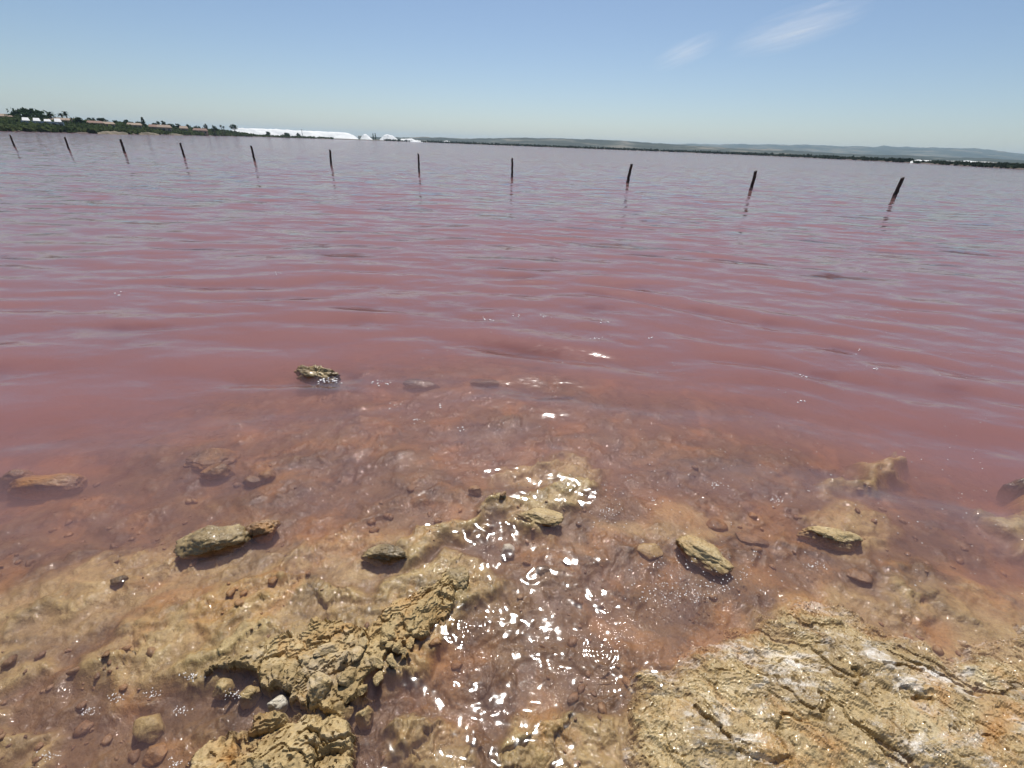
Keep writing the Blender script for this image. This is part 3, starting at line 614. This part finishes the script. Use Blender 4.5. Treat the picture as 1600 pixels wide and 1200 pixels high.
# ------------------------------------------------------------------ leafy things
def leaf_quads(rr, blobs, n_, size, squash=1.0):
    Vs, k = [], 0
    for _ in range(n_):
        c, r = blobs[rr.randrange(len(blobs))]
        d = Vector((rr.gauss(0, 1), rr.gauss(0, 1), rr.gauss(0, 1))).normalized()*(rr.random()**0.45)
        p = Vector((c[0]+d.x*r[0], c[1]+d.y*r[1], c[2]+d.z*r[2])); s = size*rr.uniform(0.6, 1.4)
        a = Vector((rr.gauss(0, 1), rr.gauss(0, 1), rr.gauss(0, 1))).normalized(); b = a.orthogonal().normalized()
        b = (Matrix.Rotation(rr.uniform(0, 6.28), 3, a)@b)*s; c2 = a.cross(b)*0.7
        Vs += [p-b, p-c2, p+b, p+c2]
    V = np.array([tuple(v) for v in Vs]); return V, np.arange(len(V)).reshape(-1, 4)
def tree(px, dist, top_py, wpx, label, seed, mat='leaf', base_py=None, lobes=7, trunk=0.35, kind='broadleaf_tree', cat='tree'):
    rr = random.Random(seed); zb = land_z(px, dist)-0.1
    d = far(px, hor(px), dist); T = far(px, top_py, dist).z; h = T-zb; wd = wpx*dist/FPX/ (1+((px-800)/FPX)**2)**0.5*0.95
    root = empty(kind, (d.x, d.y, zb)); tag(root, label, cat, 'trees on the far shore')
    bm = bmesh.new(); r = 0.03*h+0.05
    tube(bm, [((0, 0, 0), r*1.3), ((0.02*h, 0, h*0.25), r), ((0, 0.02*h, h*(trunk+0.2)), r*0.7), ((0, 0, h*0.8), r*0.25)], 7)
    for k in range(3):
        a = rr.uniform(0, 6.28); tube(bm, [((0, 0, h*trunk), r*0.5), ((math.cos(a)*wd*0.2, math.sin(a)*wd*0.2, h*0.7), r*0.2)], 5)
    bm_obj('trunk', bm, M['bark'], root)
    blobs = []
    for k in range(lobes):
        a = rr.uniform(0, 6.28); q = rr.random()**0.5*wd*0.36; zz = h*(trunk+(0.92-trunk)*rr.uniform(0.25, 0.85))
        blobs.append(((math.cos(a)*q, math.sin(a)*q, zz), (wd*0.22, wd*0.22, h*(1-trunk)*0.24)))
    blobs.append(((0, 0, h*0.86), (wd*0.16, wd*0.16, h*0.13)))
    V, F_ = leaf_quads(rr, blobs, 420, max(0.05*wd, 0.22))
    link('crown', mesh('crown', V, F_, False), M[mat], root); return root
def cypress(px, dist, top_py, wpx, label, seed):
    rr = random.Random(seed); zb = land_z(px, dist)-0.1; d = far(px, hor(px), dist); h = far(px, top_py, dist).z-zb; wd = wpx*dist/FPX*0.75
    root = empty('cypress_tree', (d.x, d.y, zb)); tag(root, label, 'tree', 'trees on the far shore')
    bm = bmesh.new(); tube(bm, [((0, 0, 0), 0.25), ((0, 0, h*0.9), 0.05)], 7); bm_obj('trunk', bm, M['bark'], root)
    blobs = [((0, 0, h*f), (wd*0.5*(1-f)**0.7+0.1, wd*0.5*(1-f)**0.7+0.1, h*0.09)) for f in (0.1, 0.2, 0.3, 0.4, 0.5, 0.6, 0.7, 0.8, 0.9)]
    V, F_ = leaf_quads(rr, blobs, 420, 0.3); link('crown', mesh('crown', V, F_, False), M['leaf'], root)
def palm(px, dist, top_py, wpx, label, seed):
    rr = random.Random(seed); zb = land_z(px, dist)-0.1; d = far(px, hor(px), dist); h = far(px, top_py, dist).z-zb; L = wpx*dist/FPX*0.5
    root = empty('palm_tree', (d.x, d.y, zb)); tag(root, label, 'palm tree', 'trees on the far shore')
    hc = h-L*0.45; bend = rr.uniform(-0.4, 0.4)
    bm = bmesh.new(); tube(bm, [((0, 0, 0), 0.32), ((bend*0.4, 0, hc*0.5), 0.22), ((bend, 0, hc), 0.2)], 7); bm_obj('trunk', bm, M['bark'], root)
    V, F_ = [], []
    for k in range(34):
        a = rr.uniform(0, 6.28); el = rr.uniform(-0.9, 1.2); prev = None; wv = Vector((-math.sin(a), math.cos(a), 0))
        for j in range(5):
            f = j/4; x = L*f*math.cos(el*0.8); z = hc+L*f*math.sin(el)*0.9-L*0.45*f*f
            c = Vector((bend+math.cos(a)*x, math.sin(a)*x, z)); ww = 0.16*L*math.sin(math.pi*min(0.97, f+0.12))+0.03
            cur = (len(V), len(V)+1); V += [tuple(c-wv*ww), tuple(c+wv*ww+Vector((0, 0, 0.05)))]
            if prev: F_.append((prev[0], prev[1], cur[1], cur[0]))
            prev = cur
    link('crown', mesh('crown', V, F_, False), M['leaf'], root)
tree(58, 300, 170, 48, 'largest broad dark tree spreading behind the white house', 401, lobes=16, trunk=0.2)
tree(26, 285, 178, 26, 'rounded dark tree left of the white house', 402, trunk=0.1)
tree(5, 300, 179, 20, 'dark low tree at the left edge of the shore', 403, trunk=0.15)
palm(87.5, 290, 174.5, 9, 'short thick-headed palm just right of the white house', 404)
palm(104, 310, 177, 6, 'slim smaller palm, left of a pair of palms', 405)
palm(111, 300, 174, 6.5, 'tall slim palm, right of a pair of palms', 406)
tree(97, 330, 184, 24, 'low grey-green tree below the pair of slim palms', 407, 'leaf2', trunk=0.15)
tree(127, 285, 183, 24, 'wide dark tree right of the pair of slim palms', 408, trunk=0.1, lobes=10)
tree(146, 320, 184, 12, 'dark tree rising behind the first red-roofed house', 409)
palm(152, 330, 184, 5, 'tiny palm behind the red-roofed houses', 410)
tree(166, 320, 184, 15, 'dark tree above the tan walled house', 411)
tree(186, 330, 188, 12, 'small dark tree, left of two before the cypress', 412)
tree(203, 335, 187, 14, 'small dark tree, right of two before the cypress', 413)
cypress(228, 330, 183, 9, 'tall pointed cypress standing above the far houses', 414)
tree(219, 350, 190, 8, 'small bush-like tree just left of the cypress', 415, 'leaf2')
tree(250, 360, 189, 8, 'left of two neighbouring trees right of the cypress', 416)
tree(258, 360, 188.5, 9, 'right of two neighbouring trees right of the cypress', 417)
tree(244, 345, 192, 7, 'low tree between the pink house and the cypress', 418)
tree(268, 380, 193, 12, 'low spreading tree between the far houses', 419)
tree(279, 390, 193, 10, 'dark tree in the middle of the far houses', 420)
tree(296, 400, 194, 9, 'dark tree left of the low red-roofed house', 421)
tree(310, 410, 196, 9, 'dark tree behind the low red-roofed house', 422)
tree(324, 410, 193, 6, 'narrow upright dark tree before the salt heaps', 423)
tree(336, 415, 195.5, 12, 'broad dark tree second before the salt heaps', 424)
palm(348, 440, 195, 3.5, 'left of two tiny palms before the salt heaps', 425)
palm(352, 445, 197, 3.5, 'right of two tiny palms before the salt heaps', 426)
tree(368, 480, 193, 12, 'lone round-headed tree at the left end of the long salt heap', 427, trunk=0.4)
tree(418, 545, 205.5, 11, 'rounded grey-green bush before the long salt heap', 428, 'leaf2', trunk=0.05)
tree(466, 590, 207.5, 8, 'small rounded dark bush beside the pole', 429, trunk=0.05)
tree(447, 575, 207.5, 16, 'wide flat grey-green hedge before the long salt heap', 430, 'leaf2', trunk=0.05, lobes=10)

# low scrub covering the left bank, and dark scrub along the right shore
def scrub(name, a_px, n_, rlo, rhi, size, hgt, mat, label, seed):
    rr = random.Random(seed); Vs, Fs, off = [], [], 0
    for _ in range(n_):
        px = rr.uniform(*a_px); a = math.degrees(azim(px)); rs = float(shore(a)); dist = rs+rlo+(rhi-rlo)*rr.random()**1.3
        z = land_z(px, dist); x, y = dist*math.sin(math.radians(a)), dist*math.cos(math.radians(a)); hh = (hgt if hgt > 0 else dist*0.0028*(0.3 if px > 1425 else 1.0))*rr.uniform(0.4, 1.2)
        V, F_ = leaf_quads(rr, [((x, y, z+hh*0.4), (size*1.6, size*1.6, hh*0.6))], 9, size)
        Vs.append(V); Fs.append(F_+off); off += len(V)
    tag(link(name, mesh(name, np.concatenate(Vs), np.concatenate(Fs), False), M[mat]), label, 'scrub', kind='stuff')
scrub('scrub', (-120, 395), 2800, 3.5, 75, 0.8, 1.6, 'scrub', 'green scrub covering the low bank on the far left shore', 71)
scrub('scrub', (380, 520), 260, 5, 30, 0.8, 1.5, 'scrub', 'green scrub along the foot of the long salt heap', 73)
scrub('shore_scrub', (600, 1780), 2600, 4, 40, 0.8, -1, 'fscrub', 'dark scrub lining the far shore across the lake', 72)

# ------------------------------------------------------------------ houses
def house(px, dist, top_py, wpx, label, wall, roof, seed, gable=True, nwin=3):
    rr = random.Random(seed); zb = land_z(px, dist)-0.2; d = far(px, hor(px), dist); hgt = max(far(px, top_py, dist).z-zb, 2.6)
    sc = dist/FPX*0.82; W = wpx*sc; D = max(W*0.5, 5.0); az = math.atan2(d.x, d.y); root = empty('house', (d.x, d.y, zb), -az)
    tag(root, label, 'house', 'houses on the far shore')
    wh = hgt*(0.68 if gable else 1.0)
    def bx(name, x0, x1, y0, y1, z0, z1, mat):
        bm = bmesh.new(); bmesh.ops.create_cube(bm, size=1.0, matrix=Matrix.Translation(((x0+x1)/2, (y0+y1)/2, (z0+z1)/2))@Matrix.Diagonal((x1-x0, y1-y0, z1-z0, 1)))
        return bm_obj(name, bm, M[mat], root)
    bx('wall', -W/2, W/2, -D/2, D/2, 0, wh, wall)
    if gable:
        units = 1 if label.find('white') < 0 else 4
        for q in range(units):
            bm = bmesh.new(); o = 0.35; y = D/2+o; xw = (W/units)*(0.5 if units == 1 else 0.36)+(o if units == 1 else 0); xc = -W/2+W*(q+0.5)/units
            z0 = wh+0.003; z1 = hgt*(1.0 if units == 1 else rr.uniform(0.86, 1.04))
            v = [bm.verts.new(p_) for p_ in ((xc-xw, -y, z0), (xc+xw, -y, z0), (xc+xw, y, z0), (xc-xw, y, z0), (xc-xw*0.8, 0, z1), (xc+xw*0.8, 0, z1))]
            for f in ((0, 1, 5, 4), (2, 3, 4, 5), (1, 2, 5), (3, 0, 4), (3, 2, 1, 0)): bm.faces.new([v[i_] for i_ in f])
            bm_obj('roof', bm, M[roof], root)
    else:
        bx('roof', -W/2-0.1, W/2+0.1, -D/2-0.1, D/2+0.1, wh+0.003, wh+0.25, roof)
        bx('roof_room', -W*0.05, W*0.22, -D*0.3, D*0.3, wh+0.26, wh+1.0, wall)
    for k in range(nwin):
        x = -W/2+W*(k+0.5)/nwin; bx('window', x-0.55, x+0.55, -D/2-0.05, -D/2+0.02, wh*0.42, wh*0.78, 'glass')
    bx('door', W*0.02-0.5, W*0.02+0.5, -D/2-0.04, -D/2+0.02, 0, min(2.1, wh*0.8), 'bark')
house(70, 262, 184.5, 37, 'long white house in front of the largest tree', 'wall_white', 'wall_white', 501, True, 6)
house(4, 285, 182, 22, 'tan house with faded roof at the left edge of the shore', 'wall_tan', 'roof_tan', 502)
house(105, 290, 188, 28, 'low tan house below the pair of slim palms', 'wall_tan', 'roof_tan', 503)
house(152, 290, 191, 15, 'small house with bright red roof right of the wide dark tree', 'wall_tan', 'roof_red', 504)
house(171, 295, 190.5, 14, 'tan walled house next to the bright red roofed one', 'wall_tan', 'roof_tan', 505)
house(213, 320, 192, 15, 'tan house just left of the cypress', 'wall_tan', 'roof_tan', 506)
house(241, 335, 194.5, 8, 'small pink-roofed house just right of the cypress', 'wall_tan', 'roof_red', 507, nwin=2)
house(257, 345, 195, 18, 'wide pale tan house under the two neighbouring trees', 'wall_tan', 'roof_tan', 508)
house(289, 375, 197, 9, 'tiny tan house before the low red-roofed one', 'wall_tan', 'roof_tan', 509, nwin=2)
house(314, 395, 200.5, 17, 'low house with long red roof nearest the salt heaps', 'wall_tan', 'roof_red', 510)

# ------------------------------------------------------------------ salt heaps
def heap(prof, dist, depth, label, seed, base=-0.2, name='salt_heap', mat='salt', cat='salt heap', group='white salt heaps on the far shore'):
    xs = [p[0] for p in prof]; P_ = np.linspace(xs[0], xs[-1], 90); tops = np.interp(P_, xs, [p[1] for p in prof])
    Vg = np.zeros((90, 25, 3))
    for i, (px, ty) in enumerate(zip(P_, tops)):
        d = far(px, hor(px), dist); h = max(far(px, ty, dist).z, base+0.02); rad_ = Vector((d.x, d.y, 0)).normalized()
        for j in range(25):
            q = j/24*2-1; z = base+(h-base)*min(1.0, (1-abs(q))*1.9)
            p = Vector((d.x, d.y, 0))+rad_*q*depth; Vg[i, j] = (p.x, p.y, z)
    nz = fbm(Vg[..., 0]*0.09, Vg[..., 1]*0.09+Vg[..., 2]*0.3, seed, 4)*0.9*np.clip((Vg[..., 2]-base)*0.6, 0, 1)
    c0 = Vg.reshape(-1, 3).mean(0); c0[2] = 0; Vg[..., 2] += nz; Vg -= c0
    o = link(name, grid_mesh(name, Vg[..., 0], Vg[..., 1], Vg[..., 2]), M[mat]); o.location = c0
    tag(o, label, cat, group)
heap([(352, 213), (366, 201), (374, 200.5), (420, 202), (470, 204.5), (505, 206), (528, 207), (545, 208.5), (553, 212.5), (561, 218.5)], 790, 45, 'very long white salt heap sloping down behind the far shore', 601)
heap([(561, 219), (566, 217.2), (572, 216.5), (576, 219)], 770, 12, 'tiny white salt mound between the long heap and the pointed heap', 606)
heap([(562, 219), (566, 213), (569, 210.2), (573, 210.2), (578, 214.5), (584, 219.5)], 800, 25, 'pointed grey-sided salt heap left of the domed one', 602)
heap([(591, 220.5), (596, 215.5), (601, 211.5), (607, 210.5), (614, 212.5), (619, 216.5), (624, 221)], 790, 25, 'tall domed white salt heap', 603)
heap([(622, 221.5), (627, 217.5), (644, 217), (648, 219), (656, 219.5), (661, 222.5)], 780, 20, 'low flat white salt heap right of the domed one', 604)
heap([(688, 223.5), (692, 221.5), (698, 219.8), (702, 221), (705, 224)], 760, 12, 'small lone white salt heap at right end of the heaps', 605)
heap([(1424, 252), (1432, 250.2), (1450, 250.6), (1470, 252.2), (1500, 252.6), (1525, 253.6), (1560, 256.3), (1600, 257.8), (1640, 261)], 330, 9, 'thin bright salt bank near the right edge of the far shore', 607, 0.1)
BK = dict(name='eroded_bank', mat='dry_bank', cat='bank', group='pale eroded banks at the far waterline', base=-0.1)
heap([(150, 207.4), (158, 206.2), (166, 205.2), (171, 206), (178, 204.8), (184, 206.4), (190, 206), (198, 208.3)], 252, 3, 'pale tan eroded bank at the waterline below the red-roofed house', 611, **BK)
heap([(210, 209), (216, 207.2), (222, 207.6), (231, 206), (236, 207.5), (240, 207.3), (247, 209.6)], 287, 3, 'pale tan eroded bank at the waterline below the cypress', 612, **BK)
heap([(252, 210), (260, 208.9), (268, 208.2), (276, 209.2), (284, 210.8)], 332, 3, 'faint low eroded bank at the waterline right of the cypress', 613, **BK)
# pole and forked trees by the heaps
d = far(473, hor(473), 600); root = empty('utility_pole', (d.x, d.y, 0)); tag(root, 'thin pole standing before the long salt heap', 'pole')
bm = bmesh.new(); hp = far(473, 202, 600).z; tube(bm, [((0, 0, 0), 0.28), ((0, 0, hp), 0.2)], 8); bm_obj('shaft', bm, M['steel'], root)
bm = bmesh.new(); bmesh.ops.create_cube(bm, size=1, matrix=Matrix.Translation((0, 0, hp*0.93))@Matrix.Diagonal((2.2, 0.15, 0.15, 1))); bm_obj('crossarm', bm, M['steel'], root)
cypress(583.5, 850, 207.5, 4.0, 'left of two dark narrow trees between pointed and domed salt heaps', 440)
cypress(587, 850, 207.2, 4.0, 'right of two dark narrow trees between pointed and domed salt heaps', 441)

# ------------------------------------------------------------------ air
bm = bmesh.new()
bmesh.ops.create_cube(bm, size=1.0, matrix=Matrix.Translation((0, 3500, 58))@Matrix.Diagonal((19000, 13000, 128, 1)))
m, t, out = new_mat('hazy_air'); pv = N(t, 'ShaderNodeVolumePrincipled')
pv.inputs['Color'].default_value = (0.58, 0.80, 1.0, 1); pv.inputs['Density'].default_value = 1.0e-4; pv.inputs['Anisotropy'].default_value = 0.0
t.links.new(pv.outputs[0], out.inputs['Volume'])
tag(bm_obj('haze', bm, m), 'thin pale air over the lake and far hills', 'haze', kind='stuff')

# ------------------------------------------------------------------ wisps of high cloud, beyond the haze
def cloud(px, py, dist, L, Wd, Ht, tilt, dens, label, seed):
    c = far(px, py, dist); bm = bmesh.new(); bmesh.ops.create_icosphere(bm, subdivisions=3, radius=1.0)
    m, t, out = new_mat('cirrus'); tc = N(t, 'ShaderNodeTexCoord').outputs['Object']
    ln = N(t, 'ShaderNodeVectorMath', operation='LENGTH'); t.links.new(tc, ln.inputs[0])
    fall = N(t, 'ShaderNodeMapRange'); fall.inputs[1].default_value = 1.0; fall.inputs[2].default_value = 0.1; t.links.new(ln.outputs['Value'], fall.inputs[0])
    n1 = noise(t, mapping(t, tc, (0.9, 2.5, 3.2), (0, 0, 0), (seed, seed*2, 0)), 1.3, 5, 0.62, 0.8)
    k = N(t, 'ShaderNodeMapRange'); k.inputs[1].default_value = 0.44; k.inputs[2].default_value = 0.75; t.links.new(n1, k.inputs[0])
    pv = N(t, 'ShaderNodeVolumePrincipled'); pv.inputs['Color'].default_value = (1, 1, 1, 1); pv.inputs['Anisotropy'].default_value = 0.3
    t.links.new(math_n(t, 'MULTIPLY', math_n(t, 'MULTIPLY', fall.outputs[0], k.outputs[0]), dens), pv.inputs['Density']); t.links.new(pv.outputs[0], out.inputs['Volume'])
    o = bm_obj('cloud', bm, m); az = math.atan2(c.x, c.y)
    o.location = c; o.scale = (L, Wd, Ht); o.rotation_euler = (0, math.radians(-tilt), -az)
    tag(o, label, 'cloud', 'wisps of cloud')
cloud(1245, 44, 14000, 1500, 1300, 400, 14, 0.0014, 'larger brighter wisp of white cloud at upper right', 3.0)
cloud(1072, 82, 14500, 950, 1200, 280, 20, 0.0010, 'smaller fainter wisp of cloud left of the brighter one', 8.0)
